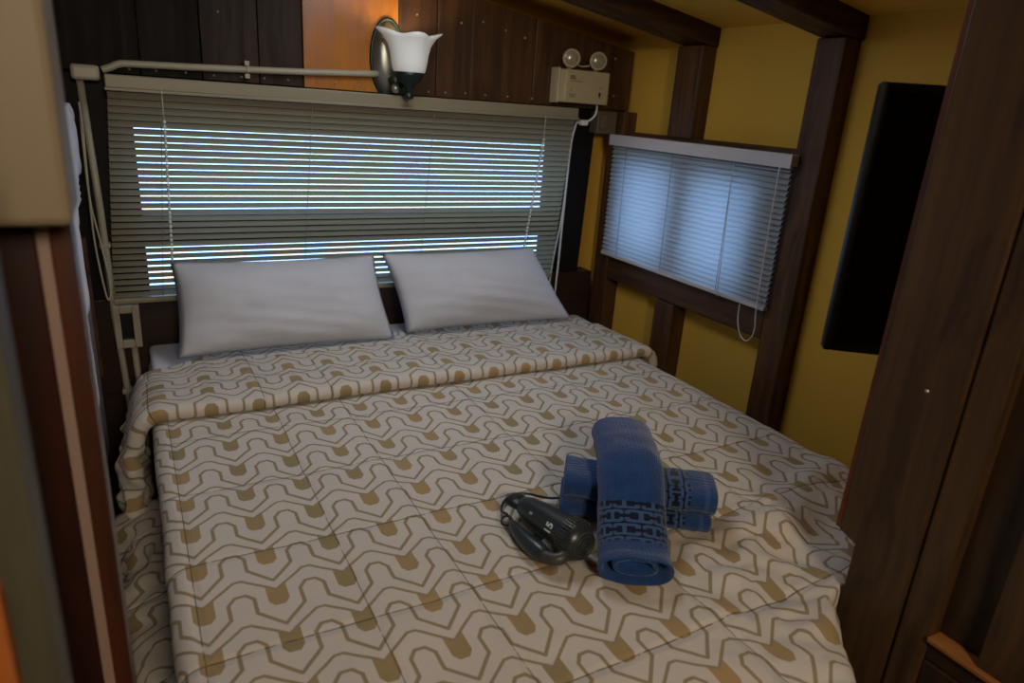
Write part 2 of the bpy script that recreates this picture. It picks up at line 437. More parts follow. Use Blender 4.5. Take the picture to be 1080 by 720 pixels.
# back trims
n_trim = [0]
def trim(bm, mat, label, smooth=False):
    n_trim[0] += 1
    return struct('trim_%d' % n_trim[0], bm, mat, smooth, label, 'trim')
bm = bmesh.new()   # plank panelling above the long blind, one board of lighter plywood
zp = lambda x: 1.621 - 0.156 * (x - 1.011)
cuts = [(-.115, .06, 0), (.06, .204, 0), (.204, .347, 1), (.347, .464, 1), (.464, .739, 3), (.739, .86, 2), (.86, .975, 2), (.975, 1.20, 2), (1.20, 1.42, 2), (1.42, 1.603, 2)]
for i, (x0, x1, mi) in enumerate(cuts):
    y = 2.09 + (0.003 if i % 2 else 0.0)
    prism(bm, [(x0 + .0012, 1.333), (x1 - .0012, 1.333), (x1 - .0012, zp(x1)), (x0 + .0012, zp(x0))], 'y', y, 2.115, .0015, mi)
for x, z in [(.035, 1.345), (.095, 1.346), (.163, 1.347), (.231, 1.345), (.30, 1.347), (.358, 1.348), (.421, 1.348), (.836, 1.346), (.892, 1.347), (.96, 1.35), (1.03, 1.349), (1.11, 1.35), (1.20, 1.35),
             (.794, 1.556), (.937, 1.549), (1.09, 1.544), (1.16, 1.53), (.55, 1.35), (.62, 1.35), (1.01, 1.56), (.25, 1.50), (1.52, 1.5), (1.53, 1.38)]:
    lathe(bm, [(.0036, .003), (.003, -.0015), (0, -.002)], (x, 2.0895, z), (0, 1, 0), 10, mi=4)
trim(bm, [MAT['plank_black'], MAT['plank_dark'], MAT['plank'], MAT['ply'], MAT['nail']], 'dark plank panelling with one orange plywood board above the long blind')
bm = bmesh.new(); bx(bm, XL, 1.54, 2.125, YB, 0.0, .745, .003); trim(bm, MAT['sill'], 'dark wood boarding below the long blind, behind the pillows')
bm = bmesh.new(); bx(bm, XL, .016, 2.13, YB, .745, 1.40, .003, sh=-.03); trim(bm, MAT['black_frame'], 'black upright left of the long blind')
bm = bmesh.new(); bx(bm, 1.374, 1.497, 2.13, YB, .745, 1.40, .003, sh=-.03); trim(bm, MAT['black_frame'], 'black upright at the right end of the long blind')
bm = bmesh.new(); bx(bm, -.008, 1.385, 2.15, YB, 1.237, 1.40, .003); trim(bm, MAT['black_frame'], 'dark header board behind the headrail of the long blind')
# posts on the right wall
PX0, PX1 = 1.555, XW
bm = bmesh.new(); bx(bm, PX0, PX1, 2.052, 2.135, 0, 1.33, .004); trim(bm, MAT['post'], 'dark wooden corner post between the two blinds')
bm = bmesh.new(); bx(bm, PX0, PX1, 1.213, 1.298, 0, zraf(PX1) + .004, .004); trim(bm, MAT['post'], 'tall dark post right of the smaller blind')
bm = bmesh.new(); bx(bm, PX0, PX1, 1.705, 1.815, 1.262, zraf(PX1) + .004, .004); trim(bm, MAT['post'], 'short dark post above the smaller blind')
bm = bmesh.new(); bx(bm, PX0, PX1, 1.668, 1.762, 0, .734, .004); trim(bm, MAT['post'], 'short dark post below the smaller blind')
bm = bmesh.new(); bx(bm, PX0, PX1, 1.298, 2.052, .736, .822, .004); trim(bm, MAT['rail'], 'horizontal dark rail below the smaller blind')
bm = bmesh.new(); bx(bm, PX0 + .012, PX1, 1.298, 2.052, 1.250, 1.264, .002); trim(bm, MAT['rail'], 'thin dark batten above the smaller blind')
for y0, y1, lab in ((1.70, 1.818, 'sloping dark rafter further from the camera'), (1.205, 1.305, 'sloping dark rafter nearer the camera')):
    bm = bmesh.new()
    prism(bm, [(-1.28, zraf(-1.28)), (XW, zraf(XW)), (XW, zceil(XW) + .01), (-1.28, zceil(-1.28) + .01)], 'y', y0, y1, .004)
    trim(bm, MAT['rafter'], lab)

# ------------------------------------------------------------------ bed
bed = thing('bed', 'double bed with white sheeted mattress on a dark base, under the duvet', 'bed', (.7, 1.2, 0))
bedpoly = [(.005, .375), (.72, .375), (.875, .53), (.93, .585), (1.345, .60), (1.36, 2.10), (.005, 2.10)]
bm = bmesh.new(); prism(bm, bedpoly, 'z', .355, .588, .03); obj('mattress', bm, MAT['sheet'], bed, True)
bm = bmesh.new(); prism(bm, [(x + .01 if x < .1 else x - .01, y + (.01 if y < 1 else 0)) for x, y in bedpoly], 'z', 0, .355, .004); obj('bed_base', bm, MAT['sill'], bed)

bm = bmesh.new(); bx(bm, .012, 1.352, 1.78, 2.10, .580, .613, .014, seg=4); obj('top_sheet', bm, MAT['sheet'], bed, True)

# duvet ---------------------------------------------------------------
ZT = .606
def integrate(heading, length, ds=.004):
    x = z = 0.0; out = [(0.0, 0.0, 0.0)]; d = 0.0
    while d < length:
        th = math.radians(heading(d)); x -= math.cos(th) * ds; z -= math.sin(th) * ds; d += ds
        out.append((d, x, z))
    return out
def sample(tab, d):
    ds = tab[1][0]; i = min(int(d / ds), len(tab) - 2); t = d / ds - i
    return tab[i][1] * (1 - t) + tab[i + 1][1] * t, tab[i][2] * (1 - t) + tab[i + 1][2] * t
def head_body(d):
    if d < .05: return 93 * d / .05
    if d < .19: return 93
    if d < .23: return 93 - 73 * sst(.19, .23, d)
    if d < .28: return 20
    if d < .34: return 20 + 70 * sst(.28, .34, d)
    return 90
def head_flap(d):
    if d < .05: return 72 * d / .05
    if d < .14: return 72 + 16 * sst(.05, .14, d)
    return 88
LB = integrate(head_body, .62); LF = integrate(head_flap, .40)
X0 = .028
def right_edge(d, r=.03):
    a = min(d / r, math.pi / 2); x = r * math.sin(a); z = -r * (1 - math.cos(a))
    if d > r * math.pi / 2: z -= d - r * math.pi / 2
    return x, z
def xr_body(y):
    if y < .538: return .905 - .85 * (.538 - y)
    return .905 + (1.345 - .905) * sst(.538, .568, y)
def fbm(p, f, o=3):
    return noise.fractal(Vector(p) * f, 0.9, 2.0, o)
def cloth(name, ss, ts, fn, uvfn, mat, parent, thick):
    bm = bmesh.new(); uvl = bm.loops.layers.uv.new('cloth')
    g = []
    for t in ts:
        g.append([bm.verts.new(fn(s, t)) for s in ss])
    for j in range(len(ts) - 1):
        for i in range(len(ss) - 1):
            f = bm.faces.new((g[j][i], g[j][i + 1], g[j + 1][i + 1], g[j + 1][i])); f.smooth = True
            for lp, (a, b) in zip(f.loops, ((i, j), (i + 1, j), (i + 1, j + 1), (i, j + 1))):
                lp[uvl].uv = uvfn(ss[a], ts[b])
    me = bpy.data.meshes.new(name); bm.to_mesh(me); bm.free(); me.materials.append(mat)
    o = bpy.data.objects.new(name, me); COL.objects.link(o)
    if parent: o.parent = parent; o.matrix_parent_inverse = Matrix.Translation(-parent.location)
    if thick:
        m = o.modifiers.new('thickness', 'SOLIDIFY'); m.thickness = thick; m.offset = -1
    return o
def frange(a, b, n): return [a + (b - a) * i / n for i in range(n + 1)]

duvet = thing('duvet', 'cream duvet with taupe wavy line pattern spread over the bed, top edge folded back', 'duvet', (.7, 1.0, ZT))
NS = 130
TOPW = 1.345
def body_fn(s, t):
    # s<0: left hang (arc length), 0..1 top, >1 right drop; t: y position (t<YF: foot drop)
    YF = .345
    y = max(t, YF); zd = 0
    if t < YF:
        ex, ez = right_edge(YF - t, .04); y = YF - ex; zd = ez
    xr = xr_body(y)
    if s < 0:
        dx, dz = sample(LB, -s); x = X0 + dx; z = ZT + dz; n = Vector((-1, 0, .2)) if -s > .03 else Vector((0, 0, 1))
        amp = .004 + .022 * sst(.10, .30, -s)
        x = X0 + dx * (1 if dx > -.035 else (-.035 + (dx + .035) * sst(.78, .95, y)) / dx)
        k = fbm((0, y * 1.0, s * 1.2), 9) * amp + math.sin(y * 26 + s * 6) * .006 * sst(.2, .4, -s)
        x += n.x * k; z += n.z * k * .5
    else:
        xt = X0 + (TOPW - X0) * min(s, 1) + max(0, s - 1); x = min(xt, xr); z = ZT
        z += .0035 * fbm((x, y, 0), 5) + .002 * fbm((x, y, 3), 14)
        wr = sst(.55, .85, x) * (1 - sst(.70, .95, y))
        z += wr * (.018 * abs(fbm((x * 1.0 + y * .8, y * 1.2 - x * .4, 5), 6)) + .008 * fbm((x, y, 9), 12))
        z += .009 * sst(.75, 1.1, x) * (1 - sst(.6, 1.0, y)) * math.sin((y * .9 - x * .35) * 46)
        z += .007 * math.exp(-((y - .72 - (x - .8) * .25) / .03) ** 2) * sst(.62, .85, x)
        if xt > xr:
            ex, ez = right_edge(xt - xr, .03); x = xr + ex + .003 * math.sin(y * 40) * min(1, (xt - xr) / .1); z += ez
    z += zd
    return (x, y, max(z, .02))
def body_uv(s, t):
    if s < 0: return (X0 + s, t)
    return (X0 + (TOPW - X0) * min(s, 1) + max(0, s - 1), t)
ss = frange(-.60, 0, 75)[:-1] + frange(0, 1, NS) + frange(1, 1.20, 20)[1:]
ts = frange(.10, .345, 20)[:-1] + frange(.345, .53, 22)[:-1] + frange(.53, .59, 14)[:-1] + frange(.59, 1.60, 120)
cloth('cover', ss, ts, body_fn, body_uv, MAT['duvet'], duvet, .014)

# folded-back flap: profile across y with a rounded lip towards the foot
prof = []
r_ = .018
for i in range(9):
    a = -math.pi / 2 + math.pi * i / 8
    prof.append((1.560 + .018 - r_ * math.cos(a), .0195 + r_ * math.sin(a) * 1.0))
prof = [(1.72, .001), (1.66, .001), (1.61, .0012)] + prof
for i in range(1, 31):
    y = 1.578 + (1.965 - 1.578) * i / 30
    h = .0375 - .006 * sst(1.60, 1.80, y) - .009 * sst(1.842, 1.858, y)
    prof.append((y, h))
prof += [(1.975, .016), (1.970, .008), (1.93, .006)]
arc = [0]
for p, q in zip(prof, prof[1:]): arc.append(arc[-1] + math.hypot(q[0] - p[0], q[1] - p[1]))
off = 1.640 - arc[8]
XRF = 1.362
def flap_fn(s, t):
    y, h = prof[int(t)]
    if y > 1.6: y = 1.6 + (y - 1.6) * (.70 + .30 * sst(.0, .14, s))
    y += .008 * fbm((s, 0, 4), 3) * (1 if t < 12 else .3)
    if s < 0:
        d = -s; dx, dz = sample(LF, d)
        th = math.radians(head_flap(d)); n = Vector((-math.sin(th), 0, math.cos(th)))
        p = Vector((X0 + dx, y, ZT + dz)) + n * h
        a = .024 * sst(.05, .16, d)
        k = fbm((d * .9, y * 1.3, 1), 12, 4) * a * 1.3 + .011 * sst(.05, .2, d) * math.sin(y * 60 + d * 38)
        p += n * k + Vector((0, .02 * fbm((d, y, 8), 9) * sst(.04, .2, d), 0))
        p.y += -.03 * sst(.1, .35, d) * (1 if y < 1.8 else -1) * .0
        p.x = min(p.x, -.012) if d > .10 else p.x
        return p
    if s <= 1:
        x = X0 + (XRF - X0) * s
        z = ZT + h + h / .04 * (.005 * fbm((x, y, 2), 6) + .003 * fbm((x, y, 6), 15))
        return (x, y, z)
    d = s - 1; ex, ez = right_edge(d, .035)
    th = min(d / .035, math.pi / 2)
    return (XRF + ex + math.sin(th) * h, y, ZT + ez + math.cos(th) * h)
def flap_uv(s, t):
    x = X0 + s if s < 0 else (X0 + (XRF - X0) * s if s <= 1 else XRF + s - 1)
    return (x + .02, 1.604 - (arc[int(t)] - arc[7]))
ssf = frange(-.34, 0, 60)[:-1] + frange(0, 1, NS) + frange(1, 1.16, 16)[1:]
fl = cloth('folded_edge', ssf, list(range(len(prof))), flap_fn, flap_uv, MAT['duvet'], duvet, 0)

# pillows ---------------------------------------------------------------
def pillow(name, label, BL, BR, TR, TL, thick, seed, nrm):
    BL, BR, TR, TL = map(Vector, (BL, BR, TR, TL))
    bm = bmesh.new(); n = 36; m = 26
    nn = Vector(nrm).normalized()
    def P(u, v, side):
        base = (BL * (1 - u) + BR * u) * (1 - v) + (TL * (1 - u) + TR * u) * v
        a, b = 2 * u - 1, 2 * v - 1
        # edges draw in between the corners
        base = base + (BR - BL) * (-.018 * a * (1 - b * b)) + (TL - BL) * (-.03 * b * (1 - a * a))
        prof_ = max(0, (1 - abs(a) ** 2.6)) ** .55 * max(0, (1 - abs(b) ** 2.3)) ** .6
        h = thick * prof_
        w_ = noise.fractal(Vector((u * 2.2 + seed, v * 2.2, side)), .9, 2, 3) * .012 * min(1, prof_ * 2)
        rad = math.exp(-((u - .55) / .35) ** 2 - ((v - .2) / .3) ** 2)
        w_ += rad * .003 * math.sin((u * 3 + v * 9) * 5 + seed) * min(1, prof_ * 2)
        return base + nn * side * (h + w_ if side > 0 else h * .25)
    for side in (1, -1):
        g = [[bm.verts.new(P(i / n, j / m, side)) for i in range(n + 1)] for j in range(m + 1)]
        for j in range(m):
            for i in range(n): bm.faces.new((g[j][i], g[j][i + 1], g[j + 1][i + 1], g[j + 1][i])).smooth = True
    bmesh.ops.remove_doubles(bm, verts=bm.verts, dist=.0004)
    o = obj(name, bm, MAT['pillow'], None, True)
    return tag(o, label, 'pillow', 'pillows on the bed')
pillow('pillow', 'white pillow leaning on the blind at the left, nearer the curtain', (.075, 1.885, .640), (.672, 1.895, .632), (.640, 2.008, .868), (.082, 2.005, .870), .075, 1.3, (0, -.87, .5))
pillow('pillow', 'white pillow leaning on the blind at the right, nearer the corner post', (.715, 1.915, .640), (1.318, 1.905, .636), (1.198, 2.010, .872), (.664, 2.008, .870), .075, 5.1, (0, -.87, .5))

# ------------------------------------------------------------------ blinds
def slat(bm, p0, p1, inward, wid, tilt, nseg=5):
    """one bowed slat from p0 to p1; room edge down by tilt"""
    p0, p1, inw = Vector(p0), Vector(p1), Vector(inward)
    rows = []
    for i in range(nseg + 1):
        c = (i / nseg - .5) * wid
        bow = .0016 * (1 - (2 * i / nseg - 1) ** 2)
        o_ = inw * (c * math.cos(tilt) + bow * math.sin(tilt)) + Vector((0, 0, -c * math.sin(tilt) + bow * math.cos(tilt)))
        rows.append((bm.verts.new(p0 + o_), bm.verts.new(p1 + o_)))
    for a, b in zip(rows, rows[1:]):
        bm.faces.new((a[0], a[1], b[1], b[0])).smooth = True
B1 = thing('venetian_blind', 'long cream venetian blind across the back wall behind the pillows', 'blind', (.66, 2.05, .76))
SH = -.077   # the blind hangs a little out of square
def bl1x(x, z): return x + (1.30 - z) * SH
bm = bmesh.new(); bx(bm, -.022, 1.352, 2.032, 2.072, 1.298, 1.330, .003)
bx(bm, -.024, 1.354, 2.026, 2.034, 1.292, 1.300, .002)
obj('headrail', bm, MAT['headrail'], B1)
bm = bmesh.new()
NB = 31; z0, z1 = .775, 1.282
for i in range(NB):
    z = z0 + (z1 - z0) * i / (NB - 1)
    slat(bm, (bl1x(-.018, z), 2.05, z), (bl1x(1.35, z), 2.05, z), (0, -1, 0), .0195, math.radians(-54))
obj('slats', bm, MAT['slat'], B1)
bm = bmesh.new(); bx(bm, bl1x(-.018, .76), bl1x(1.35, .76), 2.04, 2.062, .752, .766, .003); obj('bottom_rail', bm, MAT['headrail'], B1)
for x in (.10, .475, .838, 1.225):
    bm = bmesh.new(); tube(bm, [(bl1x(x, 1.3), 2.037, 1.30), (bl1x(x, 1.0), 2.037, 1.0), (bl1x(x, .765), 2.037, .765)], .0009, 6); obj('ladder_cord', bm, MAT['headrail'], B1)
for x, x2 in ((.100, .089), (1.218, 1.172)):
    bm = bmesh.new()
    n = 30
    for i in range(n):    # twisted clear tilt wand: a chain of little beads
        t = i / n; z = 1.225 - t * .36
        lathe(bm, [(0, -.005), (.0036, -.0032), (.0042, .0), (.0036, .0032), (0, .005)], (x + (x2 - x) * t, 2.022, z), (0, 0, 1), 6)
    tube(bm, [(x, 2.022, 1.30), (x, 2.022, 1.22)], .0008, 5)
    tube(bm, [(x, 2.022, 1.22), (x2, 2.022, .86)], .0014, 6)
    obj('bead_cord', bm, MAT['white_cable'], B1)

B2 = thing('venetian_blind', 'smaller white venetian blind on the yellow wall between the dark posts', 'blind', (1.53, 1.71, .82))
bm = bmesh.new(); bx(bm, 1.524, 1.553, 1.278, 2.074, 1.222, 1.252, .003); bx(bm, 1.520, 1.526, 1.276, 2.076, 1.216, 1.252, .0015)
obj('headrail', bm, MAT['headrail_white'], B2)
bm = bmesh.new(); NB2 = 25; z0, z1 = .842, 1.212
for i in range(NB2):
    z = z0 + (z1 - z0) * i / (NB2 - 1)
    slat(bm, (1.539, 1.284, z), (1.539, 2.068, z), (-1, 0, 0), .0185, math.radians(49))
obj('slats', bm, MAT['slat_white'], B2)
bm = bmesh.new(); bx(bm, 1.530, 1.548, 1.284, 2.068, .826, .837, .002); obj('bottom_rail', bm, MAT['headrail_white'], B2)
for y in (1.48, 1.74, 1.98):
    bm = bmesh.new(); tube(bm, [(1.527, y, 1.22), (1.527, y - .01, .838)], .0009, 6); obj('ladder_cord', bm, MAT['headrail'], B2)
bm = bmesh.new(); tube(bm, [(1.522, 1.475, 1.215), (1.522, 1.455, .825)], .0013, 6); obj('tilt_cord', bm, MAT['white_cable'], B2)
bm = bmesh.new(); tube(bm, smooth_path([(1.523, 1.312, 1.222), (1.521, 1.306, 1.0), (1.521, 1.300, .83), (1.520, 1.292, .775), (1.520, 1.300, .742), (1.520, 1.318, .730), (1.520, 1.340, .742), (1.521, 1.358, .780), (1.522, 1.362, .826)]), .0019, 7)
obj('pull_cord', bm, MAT['white_cable'], B2)

# ------------------------------------------------------------------ towels
def rolled(name, stations, wfun, hfun, mat, parent, uoff=0.0, sq=2.6, nose0=False, nose1=False, seg=40, vscale=1.0):
    """a soft flattened roll swept along stations (points), superellipse section"""
    bm = bmesh.new(); uvl = bm.loops.layers.uv.new('cloth')
    pts = smooth_path(stations, 10); n = len(pts); acc = [0]
    for p, q in zip(pts, pts[1:]): acc.append(acc[-1] + (q - p).length)
    rings = []; L = acc[-1]
    for i, p in enumerate(pts):
        d = (pts[min(i + 1, n - 1)] - pts[max(i - 1, 0)]).normalized()
        u = d.cross(Vector((0, 0, 1))).normalized(); v = u.cross(d)
        t = acc[i] / L
        W, H = wfun(t), hfun(t)
        row = []
        for k in range(seg):
            a = 2 * math.pi * k / seg; c, s_ = math.cos(a), math.sin(a)
            x = math.copysign(abs(c) ** (2 / sq), c) * W; z = math.copysign(abs(s_) ** (2 / sq), s_) * H
            q = p + u * x + v * z
            q += (u * c + v * s_) * (.0022 * noise.fractal(q * 26, .9, 2, 3))
            row.append(bm.verts.new(q))
        rings.append(row)
    for i in range(n - 1):
        for k in range(seg):
            k2 = (k + 1) % seg
            f = bm.faces.new((rings[i][k], rings[i][k2], rings[i + 1][k2], rings[i + 1][k])); f.smooth = True
            per = 2 * (wfun(.5) + hfun(.5)) * 1.6 / seg
            for lp, (kk, ii) in zip(f.loops, ((k, i), (k + 1, i), (k + 1, i + 1), (k, i + 1))):
                lp[uvl].uv = (uoff + kk * per, acc[ii] * vscale)
    # ends: sunk spiral-like opening at the first end, closed nose at the other
    def close(row, depth, inset):
        c = sum((v.co for v in row), Vector()) / len(row)
        prev = row; 
        for sc, dd in inset:
            nr = [bm.verts.new(c + (v.co - c) * sc + depth * dd) for v in row]
            for k in range(seg):
                f = bm.faces.new((prev[k], prev[(k + 1) % seg], nr[(k + 1) % seg], nr[k])); f.smooth = True
                for lp in f.loops: lp[uvl].uv = (0.002, .3)
            prev = nr
        f = bm.faces.new(prev)
        for lp in f.loops: lp[uvl].uv = (0.002, .3)
    d0 = (pts[1] - pts[0]).normalized(); d1 = (pts[-1] - pts[-2]).normalized()
    if nose0: close(rings[0], -d0, [(.92, .008), (.7, .016), (.35, .02)])
    else: close(rings[0], d0, [(.95, -.003), (.87, .004), (.80, .055), (.62, .055), (.60, .008), (.50, .008), (.46, .06)])
    if nose1: close(rings[-1], d1, [(.92, .008), (.7, .016), (.35, .02)])
    else: close(rings[-1], d1, [(.93, .002), (.86, -.004), (.84, -.04)])
    bmesh.ops.recalc_face_normals(bm, faces=bm.faces)
    me = bpy.data.meshes.new(name); bm.to_mesh(me); bm.free(); me.materials.append(mat)
    o = bpy.data.objects.new(name, me); COL.objects.link(o)
    if parent: o.parent = parent; o.matrix_parent_inverse = Matrix.Translation(-parent.location)
    return o
ZB = ZT + .006
TA = towel_mat('blue_towel_long', .045, .130)
TB = towel_mat('blue_towel_cross', .045, .115)
tw2 = thing('bath_towel', 'navy towel folded into two stacked layers, lying under the upright one', 'towel', (.78, .87, ZB), 'blue towels on the bed')
# axis runs right end -> left end
ax = Vector((-.816, .577, 0)); dp = Vector((.577, .816, 0))
Rb = Vector((.868, .752, 0)) + dp * .040
for lvl, (zc, h, sh_) in enumerate(((ZB + .018, .018, .004), (ZB + .060, .025, 0.0))):
    st = [Rb + ax * (q + sh_) + Vector((0, 0, zc + .002 * math.sin(q * 30))) for q in (0.0, .07, .14, .21, .270)]
    rolled('lower_fold' if lvl == 0 else 'upper_fold', st, lambda t: .052, lambda t, h=h: h, TB, tw2, .02 * lvl, 3.0)
tw1 = thing('bath_towel', 'navy rolled towel with a key-fret band, laid across the other towel', 'towel', (.78, .88, ZB), 'blue towels on the bed')
dA = Vector((.52, .855, 0)); F0 = Vector((.664, .716, 0))
st = [F0 + dA * q + Vector((0, 0, z)) for q, z in ((-.030, ZB + .028), (.02, ZB + .033), (.075, ZB + .058), (.14, ZB + .106), (.20, ZB + .113), (.26, ZB + .108), (.312, ZB + .102))]
rolled('roll', st, lambda t: .058 + .002 * sst(.3, 0, t), lambda t: .026 + .008 * sst(0, .5, t), TA, tw1, 0, 2.5, False, True)

# ------------------------------------------------------------------ hair dryer
hd = thing('hair_dryer', 'black folding hair dryer lying on the duvet beside the blue towels', 'hair dryer', (.57, .85, ZB))
rear = Vector((.600, .776, ZB + .036)); nose = Vector((.574, .923, ZB + .030)); axd = (nose - rear).normalized(); Ld = (nose - rear).length
bm = bmesh.new()
lathe(bm, [(.0, -.010), (.012, -.010), (.022, -.007), (.029, -.001), (.0335, .006), (.0345, .014), (.0345, .028), (.0335, .036), (.0315, .05), (.0285, .085), (.025, .115), (.022, .135), (.019, Ld - .006), (.017, Ld), (0, Ld)], rear, axd, 36)
obj('barrel', bm, MAT['dryer'], hd, True)
sdv = axd.cross(Vector((0, 0, 1))).normalized(); upv = sdv.cross(axd)
bm = bmesh.new()      # ribbed intake ring
for k in range(40):
    a = 2 * math.pi * k / 40
    u = sdv * math.cos(a) + upv * math.sin(a); tv = axd.cross(u)
    c = rear + u * .0348 + axd * .020
    t = bmesh.new(); bmesh.ops.create_cube(t, size=1)
    for v in t.verts: v.co = c + u * (v.co.x * .004) + tv * (v.co.y * .0026) + axd * (v.co.z * .017)
    merge(bm, t)
obj('intake_grille', bm, MAT['dryer_trim'], hd)
bm = bmesh.new()
for r in (.006, .012, .018, .024):
    ring = [rear + (sdv * math.cos(2 * math.pi * k / 24) + upv * math.sin(2 * math.pi * k / 24)) * r - axd * (.0105 - max(0, r - .012) * .30) for k in range(24)]
    tube(bm, ring, .0012, 5, True)
obj('rear_mesh', bm, MAT['dryer_trim'], hd)
bm = bmesh.new()      # flat concentrator nozzle
pr = [(.018, Ld - .004), (.020, Ld + .004), (.021, Ld + .030), (.0, Ld + .030)]
lathe(bm, [(.0175, Ld - .008), (.0185, Ld), (.0205, Ld + .012), (.022, Ld + .03), (.018, Ld + .031), (.016, Ld + .012), (0, Ld + .010)], rear, axd, 28, 1.0, 0.45, side=sdv)
obj('nozzle', bm, MAT['black_plastic'], hd, True)
hin = Vector((.545, .790, ZB + .016)); tip = Vector((.541, .906, ZB + .014))
bm = bmesh.new()
hp = [hin + (tip - hin) * t + Vector((-.006 * math.sin(t * 3.1), 0, 0)) for t in frange(0, 1, 12)]
tube(bm, hp, [.010, .0135, .0150, .0152, .0150, .0145, .0138, .0130, .0122, .0112, .010, .0085, .005], 18)
obj('handle', bm, MAT['dryer'], hd, True)
bm = bmesh.new(); tube(bm, smooth_path([hin + Vector((-.004, .010, 0)), hin + Vector((.006, -.012, .004)), hin + Vector((.022, -.014, .008)), rear + axd * .036 + sdv * (-.018 if sdv.x > 0 else .018) + Vector((0, 0, -.006))]), .0105, 14)
obj('hinge', bm, MAT['dryer_trim'], hd, True)
bm = bmesh.new(); bx(bm, hin.x + .006, hin.x + .024, hin.y + .012, hin.y + .036, hin.z - .004, hin.z + .012, .004); obj('switch', bm, MAT['dryer_trim'], hd)
bm = bmesh.new(); tube(bm, [tip + Vector((-.003 + .0085 * math.cos(a), .012 + .012 * math.sin(a), -.004 + .004 * math.cos(a))) for a in [2 * math.pi * i / 20 for i in range(20)]], .0024, 7, True); obj('hanging_loop', bm, MAT['black_plastic'], hd)
bm = bmesh.new(); tube(bm, smooth_path([tip + Vector((0, -.01, 0)), tip + Vector((.002, .020, .002)), (.548, .958, ZB + .006), (.578, .992, ZB + .003), (.618, .996, ZB + .003), (.655, .962, ZB + .004), (.69, .94, ZB + .012)]), .0026, 8); obj('power_cord', bm, MAT['black_plastic'], hd)
def wrap_text(body, size, hpos, ang, bold=True, r=.0335):
    bm = text_mesh(body, size, bold)
    for v in bm.verts:
        a = ang - v.co.x / r; rr = r + v.co.z + .0004
        # text reads with its baseline towards the rear
        v.co = rear + axd * (hpos + v.co.y) + (sdv * math.cos(a) + upv * math.sin(a)) * rr
    return bm
ang_cam = math.atan2((Vector((0, 0, CAM_Z)) - rear).normalized().dot(upv), (Vector((0, 0, CAM_Z)) - rear).normalized().dot(sdv))
obj('lettering', wrap_text('15', .020, .050, ang_cam + .25, True, .0325), MAT['print'], hd)['label'] = 'silver printed figures'
obj('lettering', wrap_text('::', .012, .104, ang_cam + .15, True, .0272), MAT['print'], hd)['label'] = 'small silver printed mark'

# ------------------------------------------------------------------ television on the right
tvo = thing('television', 'black flat television on the yellow wall, partly behind the brown cabinet', 'television', (1.30, .53, 1.17))
e1 = Vector((.80, -.60, 0)); nf = Vector((-.60, -.80, 0))
c0 = Vector((1.05, .737, .953)); Wt, Ht = .66, .443
def tvbox(bm, a0, a1, d0, d1, h0, h1, bev=.003):
    t = bmesh.new()
    vs = [t.verts.new(c0 + e1 * a - nf * d + Vector((0, 0, h))) for a in (a0, a1) for d in (d0, d1) for h in (h0, h1)]
    for q in ((0, 1, 3, 2), (4, 6, 7, 5), (0, 4, 5, 1), (2, 3, 7, 6), (0, 2, 6, 4), (1, 5, 7, 3)): t.faces.new([vs[i] for i in q])
    if bev: bmesh.ops.bevel(t, geom=t.edges[:], offset=bev, segments=2, affect='EDGES')
    merge(bm, t)
bm = bmesh.new(); tvbox(bm, 0, Wt, .004, .022, 0, Ht)
for a in ((0, .014, 0, Ht), (Wt - .014, Wt, 0, Ht), (.014, Wt - .014, 0, .018), (.014, Wt - .014, Ht - .014, Ht)): tvbox(bm, a[0], a[1], 0, .006, a[2], a[3], .0015)
obj('casing', bm, MAT['black_plastic'], tvo)
bm = bmesh.new(); tvbox(bm, .012, Wt - .012, .002, .005, .016, Ht - .012, 0); obj('screen', bm, MAT['black_gloss'], tvo)
bm = bmesh.new(); tvbox(bm, .24, .42, .035, .055, .12, .32)
mid = c0 + e1 * .33 - nf * .055 + Vector((0, 0, .22))
tube(bm, [mid, mid + Vector((.08, .06, 0)), (XW - .01, mid.y + .10, mid.z)], .014, 10)
bx(bm, XW - .012, XW, mid.y + .05, mid.y + .15, mid.z - .08, mid.z + .08, .002)
obj('wall_arm', bm, MAT['black_plastic'], tvo)

# ------------------------------------------------------------------ brown cabinet at the right edge
XP = .95
cab = thing('wardrobe', 'tall dark brown wooden cabinet at the right edge, beside the foot of the bed', 'cabinet', (.97, .4, 0))
bm = bmesh.new(); prism(bm, [(.447, 0), (.534, 0), (.534, .710), (.569, .716), (.569, 1.72), (.447, 1.72)], 'x', XP, XP + .035, .003); obj('side_board', bm, MAT['cab'], cab)
bm = bmesh.new(); bx(bm, XP + .002, XP + .033, .568, .577, .718, 1.72, .001); obj('edging', bm, MAT['cab_red'], cab)['label'] = 'reddish edging strip'
bm = bmesh.new(); bx(bm, XP + .004, XP + .035, .401, .4445, 0, 1.72, .003); obj('stile', bm, MAT['cab'], cab)
bm = bmesh.new(); bx(bm, XP + .028, XP + .040, .10, .405, .62, 1.72, .001); obj('panel', bm, MAT['cab_dark'], cab)
bm = bmesh.new(); bx(bm, XP + .008, XP + .036, .10, .401, .60, .632, .002); obj('rail', bm, MAT['cab_dark'], cab)
bm = bmesh.new(); bx(bm, XP - .002, XP + .036, .10, .401, .632, .640, .002); obj('ledge', bm, MAT['edge_wood'], cab)['label'] = 'thin light wooden ledge'
bm = bmesh.new(); bx(bm, XP + .006, XP + .030, .10, .338, .6405, 1.72, .002); obj('stile', bm, MAT['cab'], cab)
bm = bmesh.new(); bx(bm, XP + .006, XP + .036, .10, .401, 0, .598, .003); obj('lower_panel', bm, MAT['cab_dark'], cab)
bm = bmesh.new(); lathe(bm, [(.0035, .002), (.0025, -.0015), (0, -.002)], (XP, .495, .985), (1, 0, 0), 10); obj('screw', bm, MAT['nail'], cab)

